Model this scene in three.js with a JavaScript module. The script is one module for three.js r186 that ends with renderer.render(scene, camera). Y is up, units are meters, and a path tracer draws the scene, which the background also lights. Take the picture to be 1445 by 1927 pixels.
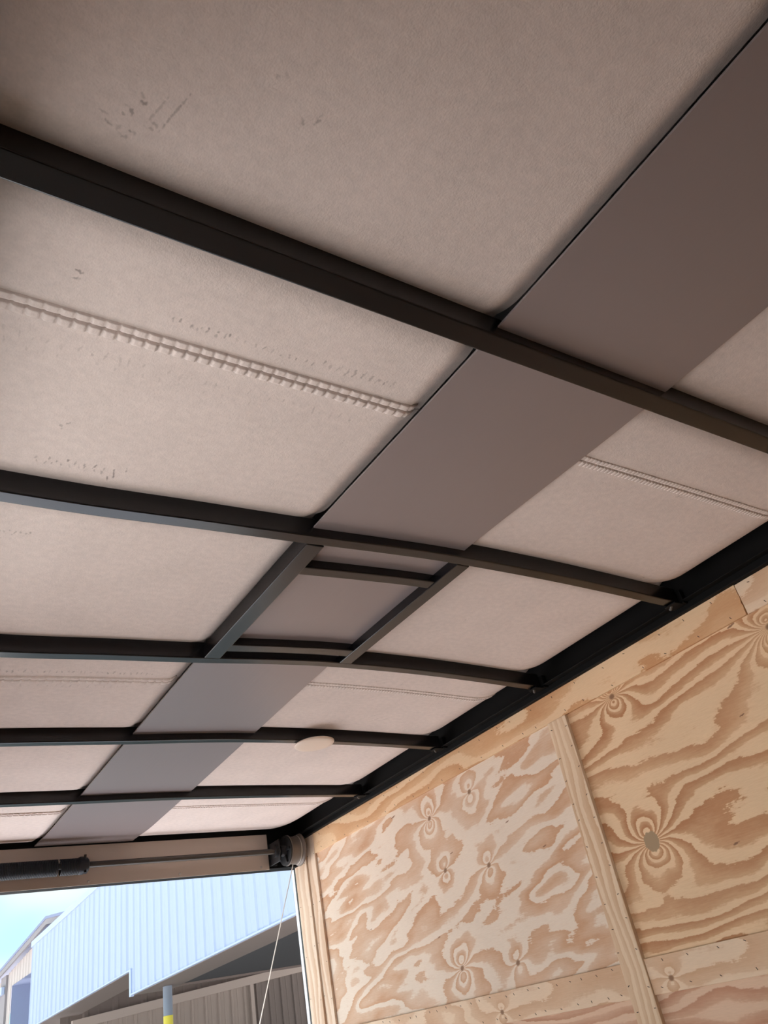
import * as THREE from 'three';
import { RoundedBoxGeometry } from 'three/addons/geometries/RoundedBoxGeometry.js';
import { mergeGeometries, mergeVertices } from 'three/addons/utils/BufferGeometryUtils.js';

// ---------------------------------------------------------------- camera, sky, sun, exposure
const scene = new THREE.Scene();
const camera = new THREE.PerspectiveCamera(66.4527, 1445 / 1927, 0.02, 200);
camera.position.set(-0.994, 1.2, 0);
camera.rotation.set(0.570598, -0.682066, -0.216111, 'YXZ');
camera.updateMatrixWorld();

const renderer = new THREE.WebGLRenderer({ antialias: true });
renderer.toneMapping = THREE.LinearToneMapping;
renderer.toneMappingExposure = 1.16;
renderer.shadowMap.enabled = true;

const SUN = 28, SKY = 1.12;
scene.background = skyTexture();
scene.environment = scene.background;
scene.backgroundIntensity = SKY;
scene.environmentIntensity = SKY;
const sun = new THREE.DirectionalLight(new THREE.Color(1, 0.955, 0.955), SUN);
sun.position.set(9, 14, -0.4);
sun.target.position.set(0, 0, -0.5);
sun.castShadow = true;
sun.shadow.mapSize.set(2048, 2048);
Object.assign(sun.shadow.camera, { left: -26, right: 26, top: 26, bottom: -26, near: 0.5, far: 70 });
scene.add(sun, sun.target);

// ---------------------------------------------------------------- noise and helpers
function rng(seed) { let s = seed >>> 0; return () => { s = (s + 0x6D2B79F5) | 0; let t = Math.imul(s ^ (s >>> 15), 1 | s); t = (t + Math.imul(t ^ (t >>> 7), 61 | t)) ^ t; return ((t ^ (t >>> 14)) >>> 0) / 4294967296; }; }
function noise2(seed) {
  const r = rng(seed), P = new Uint8Array(512), G = new Float32Array(512);
  const p = [...Array(256).keys()];
  for (let i = 255; i > 0; i--) { const j = Math.floor(r() * (i + 1)); [p[i], p[j]] = [p[j], p[i]]; }
  for (let i = 0; i < 512; i++) P[i] = p[i & 255];
  for (let i = 0; i < 256; i++) { const a = r() * Math.PI * 2; G[2 * i] = Math.cos(a); G[2 * i + 1] = Math.sin(a); }
  return (x, y) => {
    const xi = Math.floor(x), yi = Math.floor(y), fx = x - xi, fy = y - yi, X = xi & 255, Y = yi & 255;
    const u = fx * fx * fx * (fx * (fx * 6 - 15) + 10), v = fy * fy * fy * (fy * (fy * 6 - 15) + 10);
    const a = P[P[X] + Y] * 2, b = P[P[X + 1] + Y] * 2, c = P[P[X] + Y + 1] * 2, d = P[P[X + 1] + Y + 1] * 2;
    const n0 = G[a] * fx + G[a + 1] * fy, n1 = G[b] * (fx - 1) + G[b + 1] * fy, n2 = G[c] * fx + G[c + 1] * (fy - 1), n3 = G[d] * (fx - 1) + G[d + 1] * (fy - 1);
    return 1.5 * (n0 + u * (n1 - n0) + v * (n2 + u * (n3 - n2) - n0 - u * (n1 - n0)));
  };
}
function clamp(x, a = 0, b = 1) { return Math.min(b, Math.max(a, x)); }
function smooth(a, b, x) { const t = clamp((x - a) / (b - a)); return t * t * (3 - 2 * t); }
function lerp(a, b, t) { return a + (b - a) * t; }

function skyTexture() {
  const W = 512, H = 256, d = new Float32Array(W * H * 4), n = noise2(11);
  for (let j = 0; j < H; j++) {
    const el = ((j + 0.5) / H - 0.5) * Math.PI;
    for (let i = 0; i < W; i++) {
      const az = (i + 0.5) / W * Math.PI * 2, k = 4 * (j * W + i);
      const up = Math.max(0.08, Math.sin(el)), px = Math.cos(az) * Math.cos(el) / (up + 0.25), py = Math.sin(az) * Math.cos(el) / (up + 0.25);
      const c = smooth(-0.25, 0.5, n(px * 2.1, py * 2.1) + 0.5 * n(px * 5 + 7, py * 5) + 0.25 * n(px * 11, py * 11 + 3));
      const h = el < 0 ? 0 : 1 - Math.sin(el) * 0.25;
      d[k] = el < 0 ? 0.3 : lerp(0.52, 0.78, c) * h; d[k + 1] = el < 0 ? 0.28 : lerp(0.86, 0.9, c) * h; d[k + 2] = el < 0 ? 0.26 : lerp(0.93, 0.92, c) * h; d[k + 3] = 1;
    }
  }
  const t = new THREE.DataTexture(d, W, H, THREE.RGBAFormat, THREE.FloatType);
  t.mapping = THREE.EquirectangularReflectionMapping; t.magFilter = t.minFilter = THREE.LinearFilter; t.wrapS = THREE.RepeatWrapping; t.needsUpdate = true;
  return t;
}
function tex(W, H, fn, srgb = true, wrap = THREE.MirroredRepeatWrapping) {
  const d = new Uint8Array(W * H * 4), o = [0, 0, 0];
  for (let j = 0; j < H; j++) for (let i = 0; i < W; i++) { fn((i + 0.5) / W, (j + 0.5) / H, o); const k = 4 * (j * W + i); d[k] = clamp(o[0], 0, 255); d[k + 1] = clamp(o[1], 0, 255); d[k + 2] = clamp(o[2], 0, 255); d[k + 3] = 255; }
  const t = new THREE.DataTexture(d, W, H, THREE.RGBAFormat);
  t.wrapS = t.wrapT = wrap; t.magFilter = THREE.LinearFilter; t.minFilter = THREE.LinearMipmapLinearFilter; t.generateMipmaps = true; t.anisotropy = 8;
  if (srgb) t.colorSpace = THREE.SRGBColorSpace;
  t.needsUpdate = true; return t;
}
const used = {};
function numbered(n) { used[n] = (used[n] ?? -1) + 1; return used[n] ? n + '_' + String(used[n]).padStart(3, '0') : n; }
function mesh(name, geo, mat, parent = scene, ud) {
  const m = new THREE.Mesh(geo, mat); m.name = parent === scene ? numbered(name) : name; m.castShadow = m.receiveShadow = true;
  if (parent !== scene) { const c = parent.userData.__n ??= {}; c[name] = (c[name] ?? -1) + 1; if (c[name]) m.name = name + '_' + String(c[name]).padStart(3, '0'); }
  if (ud) Object.assign(m.userData, ud); parent.add(m); return m;
}
function group(name, ud) { const g = new THREE.Group(); g.name = numbered(name); Object.assign(g.userData, ud); scene.add(g); return g; }
const thing = (name, label, category, grp) => group(name, grp ? { label, category, group: grp } : { label, category });
const structure = (name, label, category) => group(name, { kind: 'structure', label, category });
function box(x0, x1, y0, y1, z0, z1, r = 0) {
  const w = Math.abs(x1 - x0), h = Math.abs(y1 - y0), d = Math.abs(z1 - z0);
  const g = r ? new RoundedBoxGeometry(w, h, d, 2, Math.min(r, w / 2.01, h / 2.01, d / 2.01)) : new THREE.BoxGeometry(w, h, d);
  g.translate((x0 + x1) / 2, (y0 + y1) / 2, (z0 + z1) / 2); return g.index ? g.toNonIndexed() : g;
}
// planar uv in metres: fu, fv give u, v from a position
function planar(g, fu, fv) { const p = g.attributes.position, uv = new Float32Array(p.count * 2); for (let i = 0; i < p.count; i++) { uv[2 * i] = fu(p.getX(i), p.getY(i), p.getZ(i)); uv[2 * i + 1] = fv(p.getX(i), p.getY(i), p.getZ(i)); } g.setAttribute('uv', new THREE.BufferAttribute(uv, 2)); return g; }
function grid(nu, nv, f) {              // a surface from f(u, v) -> [x, y, z]
  const pos = [], uv = [], idx = [];
  for (let j = 0; j <= nv; j++) for (let i = 0; i <= nu; i++) { pos.push(...f(i / nu, j / nv)); uv.push(i / nu, j / nv); }
  for (let j = 0; j < nv; j++) for (let i = 0; i < nu; i++) { const a = j * (nu + 1) + i, b = a + 1, c = a + nu + 1, d = c + 1; idx.push(a, b, d, a, d, c); }
  const g = new THREE.BufferGeometry(); g.setAttribute('position', new THREE.Float32BufferAttribute(pos, 3)); g.setAttribute('uv', new THREE.Float32BufferAttribute(uv, 2)); g.setIndex(idx); g.computeVertexNormals(); return g;
}
// a closed slab: underside f(u, v), thickness h upwards
function slab(nu, nv, f, h) {
  const lo = grid(nu, nv, f), hi = grid(nu, nv, (u, v) => { const p = f(u, v); p[1] += h; return p; });
  const sides = [[(t) => [t, 0]], [(t) => [1, t]], [(t) => [1 - t, 1]], [(t) => [0, 1 - t]]].map(([e], k) => grid(k % 2 ? nv : nu, 1, (t, s) => { const p = f(...e(t)); p[1] += h * s; return p; }));
  return mergeGeometries([lo, hi, ...sides].map((g) => g.toNonIndexed()));
}
function cyl(r0, r1, h, axis, at, seg = 32, open = false) { const g = new THREE.CylinderGeometry(r0, r1, h, seg, 1, open); if (axis === 'x') g.rotateZ(Math.PI / 2); if (axis === 'z') g.rotateX(Math.PI / 2); g.translate(...at); return g.toNonIndexed(); }
const std = (c, roughness, extra) => new THREE.MeshStandardMaterial({ color: new THREE.Color(c), roughness, ...extra });

// ---------------------------------------------------------------- materials
const nA = noise2(1), nB = noise2(2), nC = noise2(3), nD = noise2(4);
const weave = tex(512, 512, (u, v, o) => {
  const g = 128 + 55 * nA(u * 90, v * 90) + 45 * nB(u * 38, v * 46) + 25 * nC(u * 170, v * 170); o[0] = o[1] = o[2] = g;
}, false, THREE.RepeatWrapping);
const paint = tex(512, 512, (u, v, o) => { const g = 128 + 60 * nA(u * 14, v * 3) + 40 * nB(u * 60, v * 20); o[0] = o[1] = o[2] = g; }, false, THREE.RepeatWrapping);
const M = {
  black: std('#0f0e11', 0.25),
  rail: new THREE.MeshPhysicalMaterial({ color: '#070708', roughness: 0.65, specularIntensity: 0.3 }),
  strip: std('#958b8c', 0.34, { metalness: 0.25, bumpMap: paint, bumpScale: 0.0003 }),
  cover: std('#bfb2a8', 0.42),
  steel: std('#b4b2ae', 0.4, { metalness: 0.6 }),
  spring: std('#1c1f28', 0.5, { metalness: 0.3 }),
  shaft: std('#4b4744', 0.4, { metalness: 0.6 }),
  cast: std('#111216', 0.6),
  drum: std('#6d645d', 0.45, { metalness: 0.3 }),
  cable: std('#b8b1a8', 0.4, { metalness: 0.5 }),
  lens: new THREE.MeshPhysicalMaterial({ color: '#f0dccb', roughness: 0.45, transmission: 0.15, thickness: 0 }),
  aluminium: std('#e8eef6', 0.4),
  staple: std('#3a2c22', 0.5, { metalness: 0.3 }),
  yellow: std('#c8bb3e', 0.6), postGrey: std('#737d8c', 0.6),
  fascia: std('#a4b2d2', 0.6), flash: std('#adbbd8', 0.5),
  brown: std('#6f625d', 0.7), shaded_soffit: std('#232329', 0.85),
  siding: std('#93857d', 0.7), sidingShaded: std('#6d625d', 0.75), trimBeige: std('#a0928a', 0.7),  // second siding tone is the first with canopy shade put into it
  gableWall: std('#b9b0ae', 0.7), gableRoof: std('#7f86a6', 0.5), gableFascia: std('#8b868b', 0.7), doorBlue: std('#8793b4', 0.6), doorDark: std('#3c3f52', 0.6),
  weld: std('#55524f', 0.5, { metalness: 0.4 }), deck: std('#b2b8c2', 0.7), skin: std('#d8d8d8', 0.5), board: std('#c7a583', 0.8),
};
M.ground = std('#d2d2d2', 0.95, { map: tex(512, 512, (u, v, o) => { const g = 222 + 14 * nA(u * 8, v * 8) + 14 * nB(u * 40, v * 40); o[0] = g; o[1] = g * 0.985; o[2] = g * 0.97; }, true, THREE.RepeatWrapping) });

// insulation: pale woven facing with scuff marks
function scuffs(W, H, x0, x1, z0, z1, list, seed) {       // a map of dirt in 0..1
  const a = new Float32Array(W * H), r = rng(seed), n = noise2(seed + 5);
  const blot = (x, z, lx, lz, k, rot = 0) => {
    const ci = (x - x0) / (x1 - x0) * W, cj = (z - z0) / (z1 - z0) * H, sx = W / (x1 - x0), sz = H / (z1 - z0), R = Math.max(lx, lz) * 1.6;
    for (let j = Math.floor(cj - R * sz); j <= cj + R * sz; j++) for (let i = Math.floor(ci - R * sx); i <= ci + R * sx; i++) {
      if (i < 0 || j < 0 || i >= W || j >= H) continue;
      let dx = (i - ci) / sx, dz = (j - cj) / sz; [dx, dz] = [dx * Math.cos(rot) + dz * Math.sin(rot), dz * Math.cos(rot) - dx * Math.sin(rot)];
      const e = Math.hypot(dx / lx, dz / lz) + 0.7 * n(i * 0.33, j * 0.33);
      a[j * W + i] = Math.max(a[j * W + i], 0.6 * k * smooth(1.05, 0.5, e));
    }
  };
  for (const m of list) {
    if (m.row) { const [xa, xb, z, n_, k] = m.row; for (let i = 0; i < n_; i++) { const kk = k * (0.25 + 0.75 * r()); blot(lerp(xa, xb, (i + 0.4 * r()) / n_), z + (r() - 0.5) * 0.008, 0.0012 + 0.0015 * r(), (m.len ?? 0.005) * (0.5 + r()), kk, (r() - 0.5) * 0.7); } }
    if (m.spot) { const [x, z, R, n_, k] = m.spot; for (let i = 0; i < n_; i++) blot(x + (r() - 0.5) * 2 * R, z + (r() - 0.5) * 2 * R, 0.0012 + 0.002 * r(), 0.002 + 0.004 * r(), k * r(), r() * 3); }
    if (m.line) { const [x, z, len, k, rot] = m.line; blot(x, z, 0.0016, len, k, rot); }
  }
  return a;
}
function padMaterial(x0, x1, z0, z1, W, H, list, seed) {
  const dirt = scuffs(W, H, x0, x1, z0, z1, list, seed);
  const map = tex(W, H, (u, v, o) => {
    const X = u * (x1 - x0), Z = v * (z1 - z0), k = dirt[Math.min(H - 1, Math.floor(v * H)) * W + Math.min(W - 1, Math.floor(u * W))];
    const g = 1 + 0.022 * nA(X * 260, Z * 260) + 0.025 * nB(X * 60, Z * 75) + 0.018 * nC(X * 9, Z * 9);
    o[0] = lerp(222 * g, 96, k); o[1] = lerp(208 * g, 86, k); o[2] = lerp(202 * g, 82, k);
  });
  return new THREE.MeshStandardMaterial({ map, roughness: 0.8, bumpMap: weave, bumpScale: 0.00045 });
}

// plywood face veneer: tone bands are level lines of a warped height field, with knots as dipoles
function plyTexture(W, H, sw, sh, o) {
  const n1 = noise2(o.seed), n2 = noise2(o.seed + 1), n3 = noise2(o.seed + 2), n4 = noise2(o.seed + 3);
  const c0 = o.light ?? [226, 200, 168], c1 = o.dark ?? [190, 139, 96], ct = Math.cos(o.tilt ?? 0), st = Math.sin(o.tilt ?? 0), knots = o.knots ?? [];
  const field = (s, t) => {
    const S = s * ct + t * st, T = t * ct - s * st, wx = 0.05 * n2(S * 2.2, T * 3.1 + 9), wy = 0.022 * n3(S * 3.5 + 4, T * 6);
    return T * (o.freq ?? 6) + (o.a1 ?? 1.3) * n1((S + wx) * 1.5, (T + wy) * 5.2) + (o.a2 ?? 0.6) * n2((S + wx) * 4.2 + 20, (T + wy) * 13) + (o.a3 ?? 0.16) * n4(S * 9, T * 34);
  };
  const base = knots.map(([ks, kt]) => field(ks, kt));
  return tex(W, H, (u, v, out) => {
    const s = u * sw, t = v * sh, S = s * ct + t * st, T = t * ct - s * st;
    let h = field(s, t), pin = 0;
    knots.forEach(([ks, kt, k, e, R], q) => {
      const dx = s - ks, dy = t - kt - dx * st, r2 = dx * dx * 0.6 + dy * dy;
      if (r2 > R * R * 7) return;
      const fall = Math.exp(-r2 / (R * R)), r = Math.sqrt(r2);
      h = lerp(h, base[q] + dy * 3, 0.85 * fall) + k * (dy + 0.16 * dx * n3(ks * 20, t * 6)) / (r2 + e * e) * fall * (1 + 0.16 * n3(s * 14, t * 14)) + 0.12 * fall * n4(s * 24, t * 40);
      const pr = Math.min(e * 0.8, 0.011); pin = Math.max(pin, smooth(pr, pr * 0.4, r));
    });
    const jag = 0.055 * n3(s * 26, t * 240) + 0.04 * n4(s * 70, t * 90) + 0.025 * n1(s * 160, t * 420);
    const p = h + jag, f = p - Math.floor(p);
    const amp = 0.78 + 0.32 * n4(S * 3 + 40, T * 6) ;
    let tone = smooth(0.32, 0.45, f) * (0.62 + 0.38 * smooth(0.45, 0.93, f)) * (1 - smooth(0.93, 0.965, f)) * amp + 0.08 * f;
    tone = clamp(tone + 0.07 * n2(s * 18, t * 300) + 0.05 * n4(s * 60, t * 800));
    const g = 1 + 0.018 * n1(s * 40, t * 700) + 0.02 * n3(s * 5, t * 7);
    for (let c = 0; c < 3; c++) out[c] = lerp(c0[c], c1[c], tone) * g;
    if (pin > 0) for (let c = 0; c < 3; c++) out[c] = lerp(out[c], [128, 92, 66][c], pin * 0.85);
    for (const [ps, pt, pr] of o.fillers ?? []) { const d = Math.hypot(s - ps, t - pt) + 0.0035 * n2(s * 90, t * 90); const q = smooth(pr, pr * 0.9, d); for (let c = 0; c < 3; c++) out[c] = lerp(out[c], [163, 138, 108][c], q); }
    for (const [ps, pt, pl] of o.pips ?? []) { const d = Math.hypot((s - ps) / 2.2 - (t - pt), (t - pt) * 1.3) + 0.002 * n2(s * 200, t * 200); const q = smooth(pl, pl * 0.5, d); for (let c = 0; c < 3; c++) out[c] = lerp(out[c], [120, 84, 62][c], q * 0.8); }
  });
}

// ---------------------------------------------------------------- the roof's shape
const BOW_Y = 2.062, BOWS = [1.232, 0.63, 0.03, -0.579, -1.2025, -1.8205, -2.422, -3.026];
const peakTable = [[1.6, 0], [0.2, 0], [-0.579, 0.001], [-1.2025, 0.0285], [-1.8205, 0.0345], [-2.422, 0.0235], [-3.026, 0.0105], [-3.45, 0.004], [-3.74, 0]];
const archTable = [[-1.08, -0.02], [-0.718, 0], [-0.477, 0.3], [-0.235, 0.56], [-0.037, 0.84], [0.144, 1], [0.471, 0.86], [0.73, 0.5], [0.989, 0.02], [1.1, -0.1]];
function table(tb, x) {                // smooth interpolation through a table
  const s = tb[0][0] < tb[1][0] ? 1 : -1;
  let i = 0; while (i < tb.length - 2 && (x - tb[i + 1][0]) * s > 0) i++;
  const [x0, y0] = tb[i], [x1, y1] = tb[i + 1], t = clamp((x - x0) / (x1 - x0));
  const m = (k) => k <= 0 || k >= tb.length - 1 ? 0 : (tb[k + 1][1] - tb[k - 1][1]) / (tb[k + 1][0] - tb[k - 1][0]);
  const d = x1 - x0, t2 = t * t, t3 = t2 * t;
  return (2 * t3 - 3 * t2 + 1) * y0 + (t3 - 2 * t2 + t) * d * m(i) + (-2 * t3 + 3 * t2) * y1 + (t3 - t2) * d * m(i + 1);
}
const bowY = (x, z) => BOW_Y + table(peakTable, z) * table(archTable, x);
const STRIP_L = -0.2286, STRIP_R = 0.1885;
function padY(x, z) {                  // underside of the insulation, tucked up round bows, rail and strip
  let y = bowY(x, z) + 0.029;
  for (const b of BOWS) { const d = Math.abs(z - b) - 0.0165; if (d < 0.06) y += 0.017 * Math.pow(1 - Math.max(0, d) / 0.06, 2); }
  const e = x - 0.845; if (e > 0) y += 2.05 * e * e;
  const l = -0.95 - x; if (l > 0) y += 0.02 * Math.pow(l / 0.09, 2);
  const s = x < 0 ? STRIP_L - x : x - STRIP_R; if (s < 0.03) y += (x < 0 ? 0.015 : 0.002) * Math.pow(1 - Math.max(0, s) / 0.03, 2);
  const k = -3.5 - z; if (k > 0) y += 0.026 * Math.pow(k / 0.235, 3);
  return y;
}
const SEAMS = [1.62, 0.414, -0.794, -2.02, -3.235, -3.735];
const padL = padMaterial(-1.04, -0.21, -2.62, 0, 768, 2048, [
  { row: [-0.66, -0.30, -0.748, 24, 0.55], len: 0.006 }, { row: [-0.45, -0.30, -0.742, 10, 0.5], len: 0.006 }, { row: [-0.96, -0.30, -0.85, 34, 0.3], len: 0.008 }, { row: [-0.9, -0.5, -0.872, 16, 0.2], len: 0.006 },
  { row: [-0.80, -0.675, -1.112, 8, 0.95], len: 0.006 }, { row: [-0.80, -0.68, -1.124, 9, 0.5], len: 0.005 }, { line: [-0.668, -1.125, 0.016, 0.9, 0.2] }, { line: [-0.675, -1.14, 0.01, 0.8, 0.3] }, { line: [-0.65, -1.11, 0.008, 0.5, 0.2] },
  { spot: [-0.84, -0.478, 0.03, 16, 0.7] }, { line: [-0.797, -0.456, 0.03, 0.45, -0.3] }, { line: [-0.815, -0.462, 0.02, 0.3, -0.3] }, { spot: [-0.655, -0.392, 0.014, 5, 0.55] }, { spot: [-0.70, -0.35, 0.02, 4, 0.3] },
  { spot: [-0.838, -0.72, 0.008, 4, 0.8] }, { spot: [-0.80, -0.595, 0.012, 5, 0.6] }, { row: [-0.70, -0.6, -0.745, 7, 0.9], len: 0.004 }, { spot: [-0.78, -1.02, 0.012, 4, 0.5] },
  { row: [-0.80, -0.3, -1.975, 34, 0.6], len: 0.008 }, { row: [-0.80, -0.34, -2.062, 22, 0.25], len: 0.008 }, { row: [-0.83, -0.75, -1.35, 9, 0.7], len: 0.004 }, { spot: [-0.8, -1.36, 0.02, 5, 0.4] },
], 21);
const padR = padMaterial(0.18, 1.05, -2.62, 0, 768, 2048, [
  { row: [0.2, 0.7, -0.845, 14, 0.25], len: 0.006 }, { spot: [0.03, -0.78, 0.02, 4, 0.5] }, { spot: [0.55, -0.815, 0.014, 7, 0.6] }, { line: [0.60, -2.25, 0.03, 0.35, -0.6] }, { line: [0.63, -2.25, 0.028, 0.3, -0.6] }, { line: [0.57, -2.23, 0.022, 0.3, -0.6] },
  { spot: [0.4, -2.28, 0.04, 7, 0.45] }, { row: [0.3, 0.8, -1.97, 14, 0.2], len: 0.006 }, { spot: [0.45, -1.5, 0.03, 4, 0.4] }, { spot: [0.8, -1.15, 0.02, 3, 0.5] }, { row: [0.2, 0.5, -2.06, 10, 0.2], len: 0.006 },
], 22);

// ---------------------------------------------------------------- the trailer: ceiling
const ceiling = structure('ceiling', 'pale quilted foam ceiling with a grey metal centre strip', 'ceiling');
function seamGeometry(xa, xb, z0, pitch) {     // heat-sealed double row of small pressed cells, a slot between the rows
  const cells = Math.round((xb - xa) / pitch), out = [], r = rng(Math.round(z0 * 1000) + cells);
  const wob = Array.from({ length: cells + 1 }, () => (r() - 0.5) * 0.0007);
  for (const [za, zb, lift0] of [[0.0005, 0.0159, 0.0042], [0.0163, 0.034, 0.0058]]) out.push(grid(cells * 6, 9, (u, v) => {
    const lift = lift0 * (pitch < 0.015 ? 0.65 : 1), c = u * cells, ci = Math.min(cells - 1, Math.floor(c)), f = c - ci, x = lerp(xa, xb, u), z = z0 + 0.017 - lerp(za, zb, v) + wob[ci] * (v < 0.2 || v > 0.8 ? 1 : 0.3);
    const edge = Math.pow(Math.abs(f * 2 - 1), 8), rim = Math.pow(Math.abs(v * 2 - 1), 6);
    return [x, padY(x, z) - lift * (1 - (pitch < 0.015 ? 0.8 : 0.5) * edge) * (1 - 0.6 * rim) + (v === 0 ? lift : v === 1 ? lift * 0.5 : 0) + wob[ci] * 0.6, z];
  }));
  return mergeGeometries(out);
}
const outer = [[-1.012, STRIP_L + 0.012, padL, 0.0205, (x) => (x + 1.04) / 0.83], [STRIP_R - 0.004, 1.0125, padR, 0.0112, (x) => (x - 0.18) / 0.87]];
for (const [xa, xb, mat, pitch, fu] of outer) for (let i = 0; i < SEAMS.length - 1; i++) {
  const za = SEAMS[i], zb = SEAMS[i + 1], gap = 0.0008;
  const g = slab(48, Math.ceil((za - zb) / 0.011), (u, v) => { const x = lerp(xa, xb, u), z = lerp(za - gap, zb + gap, v); return [x, padY(x, z), z]; }, 0.02);
  planar(g, (x) => fu(x), (x, y, z) => (z + 2.62) / 2.62);
  const pad = mesh('insulation_panel', mergeVertices(g), mat, ceiling); pad.geometry.computeVertexNormals();
  const bm = mat; if (i < SEAMS.length - 2 && zb < 0.4) {
    const s = seamGeometry(xa + 0.01, xb - (xb < 0 ? 0.012 : 0.05), zb, pitch); planar(s, (x) => fu(x), (x, y, z) => (z + 2.62) / 2.62); mesh('pressed_seam', s, bm, pad);
  }
}
padL.bumpMap = padR.bumpMap = weave.clone(); padL.bumpMap.repeat.set(4, 12.6); padL.bumpMap.needsUpdate = true;
mesh('centre_strip', mergeVertices(slab(24, 300, (u, v) => { const x = lerp(STRIP_L, STRIP_R, u), z = lerp(1.62, -3.735, v); return [x, bowY(x, z) + 0.0215 + 0.012 * smooth(-3.45, -3.735, z), z]; }, 0.004)), M.strip, ceiling).geometry.computeVertexNormals();
mesh('roof_skin', slab(24, 60, (u, v) => { const x = lerp(-1.09, 1.09, u), z = lerp(1.66, -3.86, v); return [x, bowY(x, z) + 0.135, z]; }, 0.006), M.skin, ceiling);

// roof bows: bent square tubes
function bent(xa, xb, z0, z1, h, n = 80, r = 0.003) {
  const w = Math.abs(z1 - z0), zc = (z0 + z1) / 2, prof = [], A = w / 2, k = 3;
  const corner = (cz, cy, a0) => { for (let i = 0; i <= k; i++) { const a = a0 + i / k * Math.PI / 2; prof.push([cz + r * Math.cos(a), cy + r * Math.sin(a)]); } };
  corner(A - r, h - r, 0); corner(-A + r, h - r, Math.PI / 2); corner(-A + r, r, Math.PI); corner(A - r, r, Math.PI * 1.5);
  prof.push(prof[0]);
  const pos = [], nor = [], idx = [], m = prof.length;
  for (let i = 0; i <= n; i++) { const x = lerp(xa, xb, i / n), y = bowY(x, zc); for (const [pz, py] of prof) pos.push(x, y + py, zc + pz); }
  for (let i = 0; i < n; i++) for (let j = 0; j < m - 1; j++) { const a = i * m + j, b = a + 1, c = a + m, d = c + 1; idx.push(a, c, b, b, c, d); }
  for (const i of [0, n]) { const b = i * m; for (let j = 1; j < m - 2; j++) i ? idx.push(b, b + j + 1, b + j) : idx.push(b, b + j, b + j + 1); }
  const g = new THREE.BufferGeometry(); g.setAttribute('position', new THREE.Float32BufferAttribute(pos, 3)); g.setAttribute('uv', new THREE.Float32BufferAttribute(pos.flatMap((_, i) => i % 3 === 0 ? [pos[i] * 2, pos[i + 1] * 2 + pos[i + 2] * 2] : []), 2)); g.setIndex(idx);
  const q = g.toNonIndexed(); q.computeVertexNormals(); return q;
}
const bowLabels = {
  3: 'black steel roof bow nearest the camera, crossing the ceiling above the others', 4: 'black roof bow along the near side of the square vent frame',
  5: 'black roof bow along the far side of the square vent frame', 6: 'black roof bow that carries the round ceiling lamp', 7: 'last thin black roof bow before the beige door header',
};
BOWS.forEach((z, i) => {
  if (i < 2) return;
  const w = i === 3 ? 0.0385 : 0.0325, b = thing('roof_bow', bowLabels[i] ?? 'black steel roof bow overhead behind the camera', 'roof bow', 'black roof bows');
  mesh('tube', bent(-1.012, 0.985, z - w / 2, z + w / 2, 0.047), M.black, b);
  for (const x of [0.992]) mesh('end_bracket', mergeGeometries([box(x, x + 0.02, BOW_Y - 0.003, BOW_Y + 0.04, z - 0.026, z + 0.026, 0.002), box(x - 0.035, x + 0.012, BOW_Y - 0.004, BOW_Y - 0.0005, z - 0.02, z + 0.02, 0.001)]), M.rail, b);
  mesh('weld_bead', mergeGeometries([0, 1, 2, 3, 4].map((k) => { const s = new THREE.SphereGeometry(0.0045, 8, 6); s.translate(0.985 - k * 0.004, BOW_Y - 0.003, z - 0.02 + k * 0.004); return s; })), M.weld, b);
});
const vent = thing('vent_frame', 'square black steel vent frame welded between two roof bows', 'vent frame');
function straight(x0, x1, z0, z1, h = 0.04) { const zc = [z0, z1]; const g = box(x0, x1, 0, h, z0, z1, 0.0025), p = g.attributes.position; for (let i = 0; i < p.count; i++) { const z = p.getZ(i), t = clamp((z - z0) / (z1 - z0)); p.setY(i, p.getY(i) + lerp(bowY((x0 + x1) / 2, z0), bowY((x0 + x1) / 2, z1), t) - 0.001); } g.computeVertexNormals(); return g; }
mesh('long_bar', straight(-0.2315, -0.1875, -1.804, -1.2195), M.black, vent);
mesh('long_bar', straight(0.1845, 0.2245, -1.804, -1.2195), M.black, vent);
mesh('cross_bar', bent(-0.187, 0.1842, -1.347, -1.313, 0.04, 16), M.black, vent);
mesh('cross_bar', bent(-0.187, 0.1842, -1.762, -1.722, 0.04, 16), M.black, vent);

// ---------------------------------------------------------------- walls, rail, floor
const plyA = plyTexture(2048, 1024, 2.0, 1.0, { seed: 31, tilt: 0.2, freq: 3.6, a1: 1.45, a2: 0.85, a3: 0.28, light: [228, 212, 195], dark: [199, 155, 121],
  knots: [[1.108, 0.755, 0.13, 0.02, 0.15], [1.386, 0.776, -0.075, 0.02, 0.12], [1.141, 0.551, -0.07, 0.019, 0.13], [1.399, 0.51, 0.08, 0.021, 0.13], [1.121, 0.221, 0.125, 0.022, 0.17], [1.429, 0.193, 0.065, 0.02, 0.1]],
  pips: [[0.86, 0.83, 0.006], [1.02, 0.34, 0.004], [1.55, 0.62, 0.004], [0.55, 0.45, 0.003], [1.2, 0.6, 0.004], [1.7, 0.5, 0.004]] });
const plyB = plyTexture(1536, 1280, 1.2, 1.0, { seed: 47, tilt: 0.05, freq: 15, a1: 1.9, a2: 0.5, a3: 0.16, light: [230, 199, 162], dark: [180, 127, 87],
  knots: [[0.285, 0.403, 0.27, 0.03, 0.2], [0.325, 0.835, 0.17, 0.018, 0.15], [0.9, 0.798, 0.24, 0.022, 0.2]], fillers: [[1.9 - 1.615, 1.503 - 1.1, 0.029]],
  pips: [[0.72, 0.62, 0.004], [0.55, 0.33, 0.005], [0.8, 0.85, 0.006]] });
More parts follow.
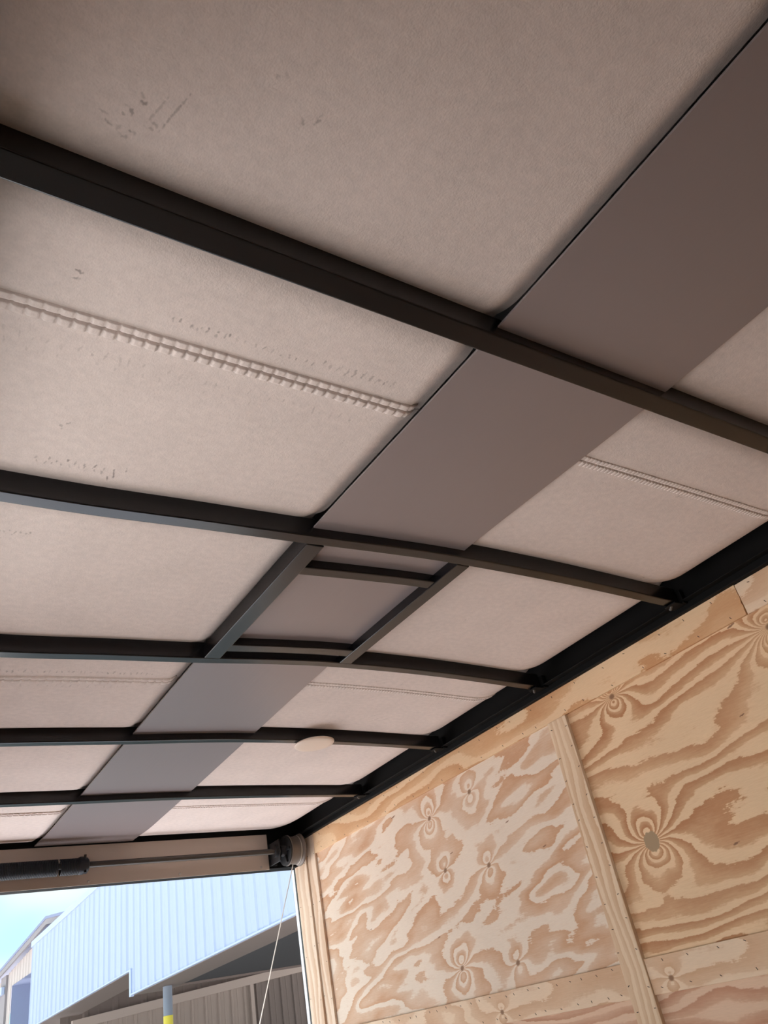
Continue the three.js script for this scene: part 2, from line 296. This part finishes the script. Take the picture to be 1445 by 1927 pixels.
const plyC = plyTexture(1024, 512, 2.4, 0.6, { seed: 63, tilt: 0.02, freq: 26, a1: 1.6, a2: 0.5, a3: 0.12, light: [222, 190, 164], dark: [188, 138, 110] });
const plyTop = plyTexture(2048, 128, 2.6, 0.12, { seed: 81, tilt: 0.015, freq: 11, a1: 1.1, a2: 0.4, a3: 0.1, light: [231, 198, 160], dark: [201, 149, 104] });
const plyLow = plyTexture(2048, 128, 2.6, 0.12, { seed: 92, tilt: 0, freq: 10, a1: 1.9, a2: 0.5, a3: 0.1, light: [230, 205, 178], dark: [204, 164, 130], knots: [[1.15, 0.055, 0.04, 0.012, 0.06], [2.2, 0.06, 0.05, 0.012, 0.08]] });
const plyV = plyTexture(1024, 128, 1.2, 0.12, { seed: 105, tilt: 0.01, freq: 34, a1: 1.3, a2: 0.4, a3: 0.08, light: [226, 202, 174], dark: [202, 166, 132] });
const wood = (map, rough = 0.72) => new THREE.MeshStandardMaterial({ map, roughness: rough });
const W = 1.04;
const wallR = structure('wall_right', 'plywood lined side wall of the trailer', 'wall');
const panel = (name, y0, y1, z0, z1, m, fu, fv) => mesh(name, planar(box(W, W + 0.012, y0, y1, z0, z1, 0.0012), (x, y, z) => fu(z), (x, y) => fv(y)), m, wallR);
panel('plywood_panel', 1.18, 2.043, -3.787, -1.8215, wood(plyA), (z) => (z + 3.75) / 2, (y) => y - 1.1);
panel('plywood_panel', 1.18, 2.043, -1.8205, 0.62, wood(plyB), (z) => (z + 1.9) / 1.2, (y) => y - 1.1);
panel('plywood_panel', 0.0, 1.179, -3.787, -1.8215, wood(plyC), (z) => (z + 3.75) / 2.4, (y) => y / 0.6);
panel('plywood_panel', 0.0, 1.179, -1.8205, 0.62, wood(plyC), (z) => (z + 3.05) / 2.4, (y) => (y + 0.13) / 0.6);
panel('plywood_panel', 0.0, 2.043, 0.621, 1.62, wood(plyB), (z) => (z + 1.9) / 1.2, (y) => y - 1.1);
mesh('outer_skin', box(W + 0.045, W + 0.05, -0.06, 2.21, -3.86, 1.66), M.skin, wallR);
mesh('wall_framing', mergeGeometries([-3.2, -2.6, -1.8, -1.2, -0.6, 0, 0.6, 1.2].map((z) => box(W + 0.0125, W + 0.0445, 0, 2.04, z - 0.015, z + 0.015))), M.rail, wallR);

function staples(list) { return mergeGeometries(list.map(([x, y, z, a]) => { const g = new THREE.BoxGeometry(0.0012, 0.0018, 0.007); g.rotateX(a); g.translate(x, y, z); return g; })); }
function stapleRows(x, y0, y1, z0, z1, n, seed, vertical) { const r = rng(seed), out = []; for (let i = 0; i < n; i++) for (const s of [0, 1]) { const t = (i + 0.25 + 0.5 * r()) / n; out.push(vertical ? [x, lerp(y0, y1, t), lerp(z0, z1, s ? 0.88 : 0.12) + (r() - 0.5) * 0.006, (r() - 0.5)] : [x, lerp(y0, y1, s ? 0.86 : 0.14) + (r() - 0.5) * 0.008, lerp(z0, z1, t), 0.8 + (r() - 0.5)]); } return staples(out); }
function trimBoard(i, label, x, th, y0, y1, z0, z1, m, fu, fv, n, vertical, seed) {
  const b = group('trim_' + i, { kind: 'structure', label, category: 'trim' });
  mesh('board', planar(box(x - th, x, y0, y1, z0, z1, 0.0016), (x_, y, z) => fu(y, z), (x_, y, z) => fv(y, z)), m, b);
  mesh('staples', stapleRows(x - th - 0.0001, y0, y1, z0, z1, n, seed, vertical), M.staple, b, { kind: 'stuff' });
  return b;
}
const plyJ = plyTexture(1024, 128, 1.2, 0.12, { seed: 118, tilt: 0.01, freq: 18, a1: 1.3, a2: 0.4, a3: 0.08, light: [228, 206, 184], dark: [206, 172, 143] }), mJ = wood(plyJ);
const mTop = wood(plyTop), mLow = wood(plyLow), mV = wood(plyV);
const topBoard = trimBoard(1, 'long plywood strip along the top of the wall under the black rail', W, 0.009, 1.9535, 2.0445, -3.585, -1.0365, mTop, (y, z) => (z + 3.6) / 2.6, (y) => (y - 1.94) / 0.12, 22, false, 5);
{ const r = rng(77), pts = [[-3.585, 1.9535], [-3.585, 2.0445]]; for (let k = 0; k <= 14; k++) { const t = k / 14; pts.push([-1.0355 - 0.004 * t * t + (r() - 0.5) * 0.0028 * (0.4 + t), lerp(2.0445, 1.9535, t)]); }
  const m = topBoard.children[0]; m.geometry = planar(prism(pts, W - 0.009, W), (x, y, z) => (z + 3.6) / 2.6, (x, y) => (y - 1.94) / 0.12); }
trimBoard(2, 'plywood top strip at the right edge beyond the ragged joint', W, 0.0085, 1.952, 2.0435, -1.0345, 0.62, wood(plyLow), (y, z) => (z + 2.4) / 2.6, (y) => (y - 1.94) / 0.12, 14, false, 6);
trimBoard(3, 'upright plywood batten over the joint between two wall panels', W, 0.013, 0.02, 1.9535, -1.866, -1.777, mV, (y) => y / 1.2, (y, z) => (z + 1.88) / 0.12, 26, true, 7);
trimBoard(4, 'low horizontal plywood strip left of the upright batten', W, 0.0085, 1.1325, 1.2225, -3.575, -1.8665, mLow, (y, z) => (z + 3.6) / 2.6, (y) => (y - 1.11) / 0.12, 26, false, 8);
trimBoard(5, 'low horizontal plywood strip right of the upright batten', W, 0.0085, 1.1325, 1.2225, -1.7765, 0.62, mLow, (y, z) => (z + 2.85) / 2.6, (y) => (y - 1.11) / 0.12, 24, false, 9);
trimBoard(6, 'outer upright plywood jamb board beside the door opening', W, 0.02, 0.02, 2.043, -3.787, -3.665, mJ, (y) => (y + 0.4) / 1.2, (y, z) => (z + 3.79) / 0.12, 10, true, 10);
trimBoard(7, 'inner narrow plywood jamb strip between jamb board and wall panel', W, 0.011, 0.02, 2.043, -3.6645, -3.586, mJ, (y) => (y + 0.1) / 1.2, (y, z) => (z + 3.72) / 0.12, 10, true, 11);

const railG = structure('trim_8', 'black steel top rail between plywood wall and ceiling', 'rail');
mesh('rail_tube', box(1.0135, 1.0845, 2.0445, 2.192, -3.80, 1.62, 0.003), M.rail, railG);
mesh('rail_lip', box(0.986, 1.0134, 2.0645, 2.0675, -3.80, 1.62, 0.001), M.rail, railG);
const railB = structure('trim_9', 'black steel top rail over the unseen doorway side', 'rail');
mesh('rail_tube', box(-1.0845, -1.0135, 2.0445, 2.192, -3.80, 1.62, 0.003), M.rail, railB);

const wallL = structure('wall_left', 'plywood lined left wall with an unseen side doorway that lights the left ceiling', 'wall');
const liner = wood(plyC), lw = (z0, z1, y0, y1) => { mesh('plywood_panel', planar(box(-1.052, -W, y0, y1, z0, z1), (x, y, z) => z / 2.4, (x, y) => y / 0.6), liner, wallL); mesh('outer_skin', box(-1.09, -1.085, y0, y1 > 2 ? 2.21 : y1, z0, z1), M.skin, wallL); };
lw(-3.787, -1.65, 0, 2.043); lw(-0.5, 1.62, 0, 2.043); lw(-1.65, -0.5, 1.96, 2.043);  // doorway out of view, placed and sized to light the left ceiling bays
mesh('unseen_door_jamb', mergeGeometries([box(-1.09, -1.04, 0, 1.96, -1.65, -1.63), box(-1.09, -1.04, 0, 1.96, -0.52, -0.5)]), M.rail, wallL);
const wallF = structure('wall_front', 'plywood front wall of the trailer', 'wall');
mesh('plywood_panel', planar(box(-1.04, 1.04, 0, 2.19, 1.6205, 1.64), (x) => x / 2.4, (x, y) => y / 0.6), liner, wallF);
mesh('outer_skin', box(-1.09, 1.09, -0.06, 2.21, 1.645, 1.66), M.skin, wallF);
const floor = structure('floor', 'plywood trailer floor', 'floor');
mesh('floor_deck', planar(box(-1.06, 1.06, -0.02, -0.0005, -3.8, 1.62), (x, y, z) => z / 2.4, (x) => x / 0.6), wood(plyTexture(512, 256, 2.4, 0.6, { seed: 140, freq: 12, light: [206, 184, 160], dark: [182, 152, 126] })), floor);
mesh('chassis', box(-1.06, 1.06, -0.16, -0.0205, -3.8, 1.62), M.rail, floor);

// ---------------------------------------------------------------- rear door opening
const frame = structure('door_1', 'black rear door frame round the open doorway', 'door frame');
mesh('frame_post', box(1.031, 1.085, -0.05, 2.05, -3.818, -3.7885, 0.002), M.black, frame);
mesh('frame_post', box(-1.075, -1.0, -0.05, 2.05, -3.826, -3.7885, 0.002), M.black, frame);
mesh('frame_header', box(-1.075, 1.075, 1.932, 2.19, -3.826, -3.745, 0.002), M.rail, frame);
mesh('edge_trim', mergeGeometries([box(1.029, 1.09, -0.05, 2.12, -3.845, -3.8185, 0.002), box(-1.08, -1.018, -0.05, 2.12, -3.848, -3.8265, 0.002), box(-1.08, 1.08, 1.936, 2.16, -3.848, -3.8265, 0.002)]), M.aluminium, frame);
const cover = thing('header_cover', 'beige metal cover panel above the door opening behind the spring', 'cover panel');
mesh('panel', box(-1.03, 0.858, 1.927, 2.091, -3.7435, -3.7405, 0.001), M.cover, cover);
for (const x of [-0.86, -0.42, 0.0, 0.407, 0.815]) { const s = new THREE.SphereGeometry(0.006, 16, 8, 0, Math.PI * 2, 0, Math.PI / 2); s.rotateX(Math.PI / 2); s.scale(1, 1, 0.55); s.translate(x, 1.941, -3.7405); mesh('screw', s, M.steel, cover); }

const SH_Y = 1.992, SH_Z = -3.663;
const springAsm = thing('torsion_spring', 'dark torsion spring and shaft with a cable drum above the rear door', 'door spring');
mesh('shaft', cyl(0.0125, 0.0125, 2.0, 'x', [0, SH_Y, SH_Z], 24), M.shaft, springAsm);
class Helix extends THREE.Curve { constructor(a, b, r, n) { super(); Object.assign(this, { a, b, r, n }); } getPoint(t, o = new THREE.Vector3()) { const w = t * this.n * Math.PI * 2; return o.set(lerp(this.a, this.b, t), SH_Y + this.r * Math.cos(w) - 0.004, SH_Z + this.r * Math.sin(w)); } }
mesh('coil', mergeGeometries([new THREE.TubeGeometry(new Helix(-0.75, -0.148, 0.0305, 96), 1900, 0.0031, 6), new THREE.TubeGeometry(new Helix(-0.138, -0.06, 0.0305, 12), 260, 0.0031, 6)]), M.spring, springAsm);
{ const L = [[0.013, 0], [0.033, 0], [0.036, 0.006], [0.036, 0.018], [0.031, 0.024], [0.031, 0.036], [0.024, 0.042], [0.013, 0.044]].map(([r, y]) => new THREE.Vector2(r, y)); const c = new THREE.LatheGeometry(L, 32); c.rotateZ(-Math.PI / 2); c.translate(-0.065, SH_Y - 0.002, SH_Z); 
  const cone = mesh('winding_cone', c, M.spring, springAsm);
  for (const a of [0.4, 2.5, 4.2, 5.2]) { const b = new THREE.CylinderGeometry(0.0055, 0.0055, 0.016, 6); b.translate(0, 0.036, 0); b.rotateX(a); b.translate(-0.04, SH_Y - 0.002, SH_Z); mesh('set_screw', b, M.cast, cone); } }
{ const P = [[0.014, 0], [0.044, 0], [0.066, 0.002], [0.07, 0.004], [0.07, 0.008], [0.0635, 0.011], [0.0625, 0.046], [0.066, 0.049], [0.0665, 0.052], [0.0625, 0.055], [0.0625, 0.062], [0.067, 0.066], [0.073, 0.07], [0.0745, 0.075], [0.07, 0.08], [0.014, 0.08]].map(([r, y]) => new THREE.Vector2(r, y));
  const d = new THREE.LatheGeometry(P, 64); d.rotateZ(-Math.PI / 2); d.translate(0.915, SH_Y, SH_Z); const dr = mesh('cable_drum', d, M.drum, springAsm);
  const hub = []; for (let k = 0; k < 5; k++) { const b = new THREE.BoxGeometry(0.012, 0.042, 0.012); b.translate(0, 0.04, 0); b.rotateX(k * Math.PI * 2 / 5 + 0.3); b.translate(0.908, SH_Y, SH_Z); hub.push(b); } hub.push(cyl(0.024, 0.028, 0.03, 'x', [0.9, SH_Y, SH_Z], 24)); 
  hub.push(cyl(0.069, 0.069, 0.006, 'x', [0.913, SH_Y, SH_Z], 48)); mesh('hub', mergeGeometries(hub.map((g) => (g.index ? g.toNonIndexed() : g))), M.cast, dr);
  mesh('cable_wrap', mergeGeometries([0.968, 0.9725].map((x) => { const t = new THREE.TorusGeometry(0.0645, 0.002, 6, 64); t.rotateY(Math.PI / 2); t.translate(x, SH_Y, SH_Z); return t; })), M.cable, dr); }
{ const br = [box(0.866, 0.872, SH_Y - 0.05, SH_Y + 0.05, SH_Z - 0.078, SH_Z + 0.03, 0.002), box(0.8605, 0.9, SH_Y - 0.05, SH_Y + 0.05, SH_Z - 0.078, SH_Z - 0.073, 0.001), cyl(0.027, 0.027, 0.022, 'x', [0.862, SH_Y, SH_Z], 24)];
  mesh('bearing_bracket', mergeGeometries(br.map((g) => { g.deleteAttribute('uv'); return g; })), M.cast, springAsm); }
const rampL = 1.85, hingeZ = -3.83, rampEnd = new THREE.Vector3(0.925, -0.34, hingeZ - rampL + 0.12);
const cb = thing('door_cable', 'thin pale wire cable slanting down from the drum', 'cable');
{ const a = new THREE.Vector3(0.97, SH_Y - 0.05, SH_Z - 0.038), len = a.distanceTo(rampEnd), g = new THREE.CylinderGeometry(0.0024, 0.0024, len, 10); g.rotateX(Math.PI / 2); const m = new THREE.Matrix4().lookAt(rampEnd, a, new THREE.Vector3(0, 1, 0)); g.applyMatrix4(m); g.translate((a.x + rampEnd.x) / 2, (a.y + rampEnd.y) / 2, (a.z + rampEnd.z) / 2); mesh('wire', g, M.cable, cb); }
const ramp = structure('door_2', 'unseen lowered ramp door outside the rear opening, grey deck bouncing cool light in', 'ramp door');
{ const g = planar(box(-0.98, 0.98, -0.045, 0, -rampL, 0, 0.004), (x, y, z) => z / 2.4, (x) => x / 0.6); g.rotateX(-0.228); g.translate(0, -0.02, hingeZ - 0.03); mesh('deck', g, M.deck, ramp); }  // out of view; deck tone set to cool the light on the rear bays

// ceiling lamp under the fourth bow
const lamp = thing('ceiling_lamp', 'round flat white ceiling lamp under a black roof bow', 'lamp');
{ const lx = 0.428, lz = -2.423, ly = bowY(lx, lz); const P = [[0, 0.001], [0.05, 0.0015], [0.066, 0.0035], [0.0745, 0.008], [0.077, 0.013], [0.077, 0.018], [0.073, 0.0185]].map(([r, y]) => new THREE.Vector2(r * 0.94, y * 0.55)); const g = new THREE.LatheGeometry(P, 64); g.translate(lx, ly - 0.0125, lz); mesh('lens', g, M.lens, lamp);
  mesh('base', cyl(0.069, 0.069, 0.003, 'y', [lx, ly - 0.0022, lz], 48), M.skin, lamp); }

// ---------------------------------------------------------------- outside: ground, canopy, sheds
mesh('ground', planar(box(-40, 40, -0.7, -0.5, -60, 30), (x) => x / 4, (x, y, z) => z / 4), M.ground, scene, { kind: 'structure', label: 'pale concrete yard outside the trailer', category: 'ground' });

// ribbed sheet in the plane x = const (along z) or z = const (along x); profile depth outwards
function ribbed(a0, a1, lo, hi, pitch, depth, place, phase = 0) {
  const xs = []; const first = Math.ceil((a0 - phase) / pitch) - 1;
  xs.push([a0, 0]);
  for (let k = first; phase + k * pitch < a1 + pitch; k++) for (const [f, d] of [[-0.12, 0], [-0.06, 1], [0.06, 1], [0.12, 0], [0.38, 0], [0.41, 0.18], [0.45, 0.18], [0.48, 0]]) { const a = phase + (k + f) * pitch; if (a > a0 + 1e-4 && a < a1 - 1e-4) xs.push([a, d]); }
  xs.push([a1, 0]);
  const pos = [], uv = [], n = xs.length - 1;
  const P = (i, top) => place(xs[i][0], top ? hi(xs[i][0]) : lo(xs[i][0]), xs[i][1] * depth);
  for (let i = 0; i < n; i++) { const a = P(i, 0), b = P(i + 1, 0), c = P(i + 1, 1), d = P(i, 1); pos.push(...a, ...b, ...c, ...a, ...c, ...d); for (let k = 0; k < 6; k++) uv.push(0, 0); }
  const g = new THREE.BufferGeometry(); g.setAttribute('position', new THREE.Float32BufferAttribute(pos, 3)); g.setAttribute('uv', new THREE.Float32BufferAttribute(uv, 2)); g.computeVertexNormals(); return g;
}
function prism(pts, x0, x1) {       // polygon in (z, y) extruded along x
  const s = new THREE.Shape(pts.map(([z, y]) => new THREE.Vector2(z, y))); const g = new THREE.ExtrudeGeometry(s, { depth: x1 - x0, bevelEnabled: false });
  const p = g.attributes.position; for (let i = 0; i < p.count; i++) { const z = p.getX(i), y = p.getY(i), x = x0 + p.getZ(i); p.setXYZ(i, x, y, z); }
  const q = g.index ? g.toNonIndexed() : g; const a = q.attributes.position.array; for (let i = 0; i < a.length; i += 9) for (let k = 0; k < 3; k++) { const t = a[i + 3 + k]; a[i + 3 + k] = a[i + 6 + k]; a[i + 6 + k] = t; } q.computeVertexNormals(); return q;
}
const FX = 3.156, fTop = (z) => 3.951 + 0.0275 * (z + 19.83), fFar = (z) => 2.453 + 0.017 * (z + 19.07), fNear = (z) => 2.2375 + 0.0118 * (z + 13.13);
const NOTCH = -13.16, FAR = -19.78, NEAR = -5.2;
const canopy = thing('canopy', 'pale blue ribbed metal canopy front with a stepped lower edge', 'canopy');
{ const step = 0.915; let z = FAR;
  while (z < NEAR) { let z1 = Math.min(NEAR, z + step); if (z < NOTCH - 0.02 && z1 > NOTCH) z1 = NOTCH; const far = z1 <= NOTCH + 1e-6;
    const m = mesh('ribbed_sheet', ribbed(z, z1, far ? fFar : fNear, fTop, 0.305, 0.02, (a, y, d) => [FX - d, y, a], FAR), M.fascia, canopy); m.material.side = THREE.DoubleSide; z = z1; } }
const bar = (za, zb, ya, yb, h, x0, x1) => prism([[za, ya], [zb, yb], [zb, yb + h], [za, ya + h]], x0, x1);
mesh('top_flashing', bar(FAR - 0.05, NEAR, fTop(FAR - 0.05) - 0.04, fTop(NEAR) - 0.04, 0.11, FX - 0.035, FX + 0.1), M.flash, canopy);
mesh('bottom_flashing', bar(FAR, NOTCH, fFar(FAR) - 0.015, fFar(NOTCH) - 0.015, 0.02, FX - 0.028, FX + 0.02), M.flash, canopy);
mesh('bottom_flashing', bar(NOTCH, NEAR, fNear(NOTCH) - 0.015, fNear(NEAR) - 0.015, 0.02, FX - 0.028, FX + 0.02), M.flash, canopy);
mesh('notch_flashing', box(FX - 0.03, FX + 0.02, fNear(NOTCH) - 0.03, fFar(NOTCH), NOTCH - 0.05, NOTCH + 0.02), M.flash, canopy);
mesh('lower_lip', bar(NOTCH, NEAR, fNear(NOTCH) - 0.02, fNear(NEAR) - 0.02, 0.04, FX + 0.021, FX + 0.56), M.brown, canopy);
mesh('upper_lip', bar(FAR, NOTCH, fFar(FAR) - 0.02, fFar(NOTCH) - 0.02, 0.04, FX + 0.021, FX + 0.62), M.brown, canopy);
mesh('shaded_soffit', box(FX + 0.561, 13, 2.262, 2.29, -13.04, NEAR), M.shaded_soffit, canopy);  // near-black: the deep shade under the canopy is put into the colour
mesh('edge_beam', box(FX + 0.2, 13, 2.235, 2.265, -13.1, -13.041), M.brown, canopy);
mesh('unseen_roof_sheet', prism([[FAR, 3.9], [NEAR, 4.3], [NEAR, 4.34], [FAR, 3.94]], FX + 0.11, 13.5), M.sidingShaded, canopy);  // roof out of view, spread wide to keep the sun off the shed wall
mesh('end_wall', box(FX + 0.02, FX + 0.06, 2.3, fTop(NEAR) - 0.1, NEAR - 0.02, NEAR), M.sidingShaded, canopy);
const post = thing('canopy_post', 'round grey steel post with yellow lower part under the canopy', 'post');
mesh('pipe', cyl(0.064, 0.064, 0.36, 'y', [3.48, 2.0415, -12.6], 32), M.postGrey, post);
mesh('yellow_sleeve', cyl(0.066, 0.066, 2.36, 'y', [3.48, 0.68, -12.6], 32), M.yellow, post);

const BZ = -18.16, rk = (x) => 2.2285 + 0.0687 * (x - 4.085);
const shed = thing('shed_wall', 'beige ribbed metal wall in shade under the canopy', 'wall');
for (let x = 3.574; x < 7.2; x += 0.876) mesh('ribbed_sheet', ribbed(x, Math.min(7.25, x + 0.876), () => -0.5, (a) => rk(a) + 0.02, 0.292, 0.03, (a, y, d) => [a, y, BZ + d], 5.67), M.siding, shed).material.side = THREE.DoubleSide;
for (let x = 7.33; x < 12; x += 0.876) mesh('ribbed_sheet', ribbed(x, x + 0.876, () => -0.5, (a) => rk(a) + 0.02, 0.292, 0.03, (a, y, d) => [a, y, BZ + d], 7.71), M.sidingShaded, shed).material.side = THREE.DoubleSide;  // same wall, its shade put into a darker colour
for (let x = 3.45; x < 12; x += 1.75) mesh('upper_sheet', ribbed(x, x + 1.75, (a) => rk(a) + 0.1, () => 3.85, 0.58, 0.03, (a, y, d) => [a, y, BZ - 0.35 + d], 5.67), M.sidingShaded, shed);
const bandG = (() => { const s = new THREE.Shape([[3.574, rk(3.574)], [13, rk(13)], [13, rk(13) + 0.17], [3.574, rk(3.574) + 0.15]].map((p) => new THREE.Vector2(...p))); const g = new THREE.ExtrudeGeometry(s, { depth: 0.12, bevelEnabled: false }); g.translate(0, 0, BZ - 0.02); return g; })();
mesh('sloping_band', bandG, M.trimBeige, shed);
mesh('corner_board', box(7.25, 7.33, -0.5, rk(7.29), BZ + 0.0, BZ + 0.06), M.trimBeige, shed);

const GX = 3.45, gz = -19.33, gy = 4.413, roofAt = (z) => gy - (z < gz ? 0.075 * (gz - z) : 0.13 * (z - gz));
const gable = thing('gable_building', 'pale beige building with a low gable and blue grey roof edge', 'building');
{ const wallTop = (z) => roofAt(z) - 0.16;
  const seg = (z0, z1, y0f, name = 'wall_sheet') => mesh(name, ribbed(z0, z1, y0f, wallTop, 0.3, 0.02, (a, y, d) => [GX - d, y, a], -23.3), M.gableWall, gable).material.side = THREE.DoubleSide;
  seg(-29.5, -24.3, () => -0.5); seg(-23.7, -23.3, () => -0.5); for (let z = -23.3; z < -20; z += 0.9) seg(z, Math.min(-19.9, z + 0.9), () => 3.61);
  mesh('corner_trim', box(GX - 0.06, GX + 0.02, -0.5, wallTop(-24), -24.3, -23.7), M.gableFascia, gable);
  mesh('roof_edge', mergeGeometries([prism([[-30, roofAt(-30)], [gz, gy], [gz, gy - 0.055], [-30, roofAt(-30) - 0.055]], 3.27, 9), prism([[gz, gy], [-17.5, roofAt(-17.5)], [-17.5, roofAt(-17.5) - 0.055], [gz, gy - 0.055]], 3.27, 9)]), M.gableRoof, gable);
  mesh('rake_board', mergeGeometries([prism([[-30, roofAt(-30) - 0.056], [gz, gy - 0.056], [gz, gy - 0.16], [-30, roofAt(-30) - 0.16]], 3.285, 3.32), prism([[gz, gy - 0.056], [-17.5, roofAt(-17.5) - 0.056], [-17.5, roofAt(-17.5) - 0.16], [gz, gy - 0.16]], 3.285, 3.32)]), M.gableFascia, gable);
  mesh('doorway_recess', mergeGeometries([box(GX + 0.02, GX + 0.9, -0.5, 3.61, -23.34, -23.3), box(GX + 0.02, GX + 0.9, 3.61, 3.65, -23.3, -19.9)]), M.doorBlue, gable);
  mesh('sliding_door', box(GX + 0.3, GX + 0.34, -0.5, 3.6, -22.2, -19.9), M.doorDark, gable);
  mesh('door_edge', box(GX + 0.26, GX + 0.36, -0.5, 3.6, -22.28, -22.2), M.gableFascia, gable);
  mesh('wall_bracket', mergeGeometries([box(GX - 0.14, GX - 0.07, 3.5, 3.66, -24.5, -23.75), box(GX - 0.2, GX - 0.08, 3.4, 3.5, -26, -24.4)]), M.flash, gable); }

scene.traverse((o) => { delete o.userData.__n; });
renderer.render(scene, camera);
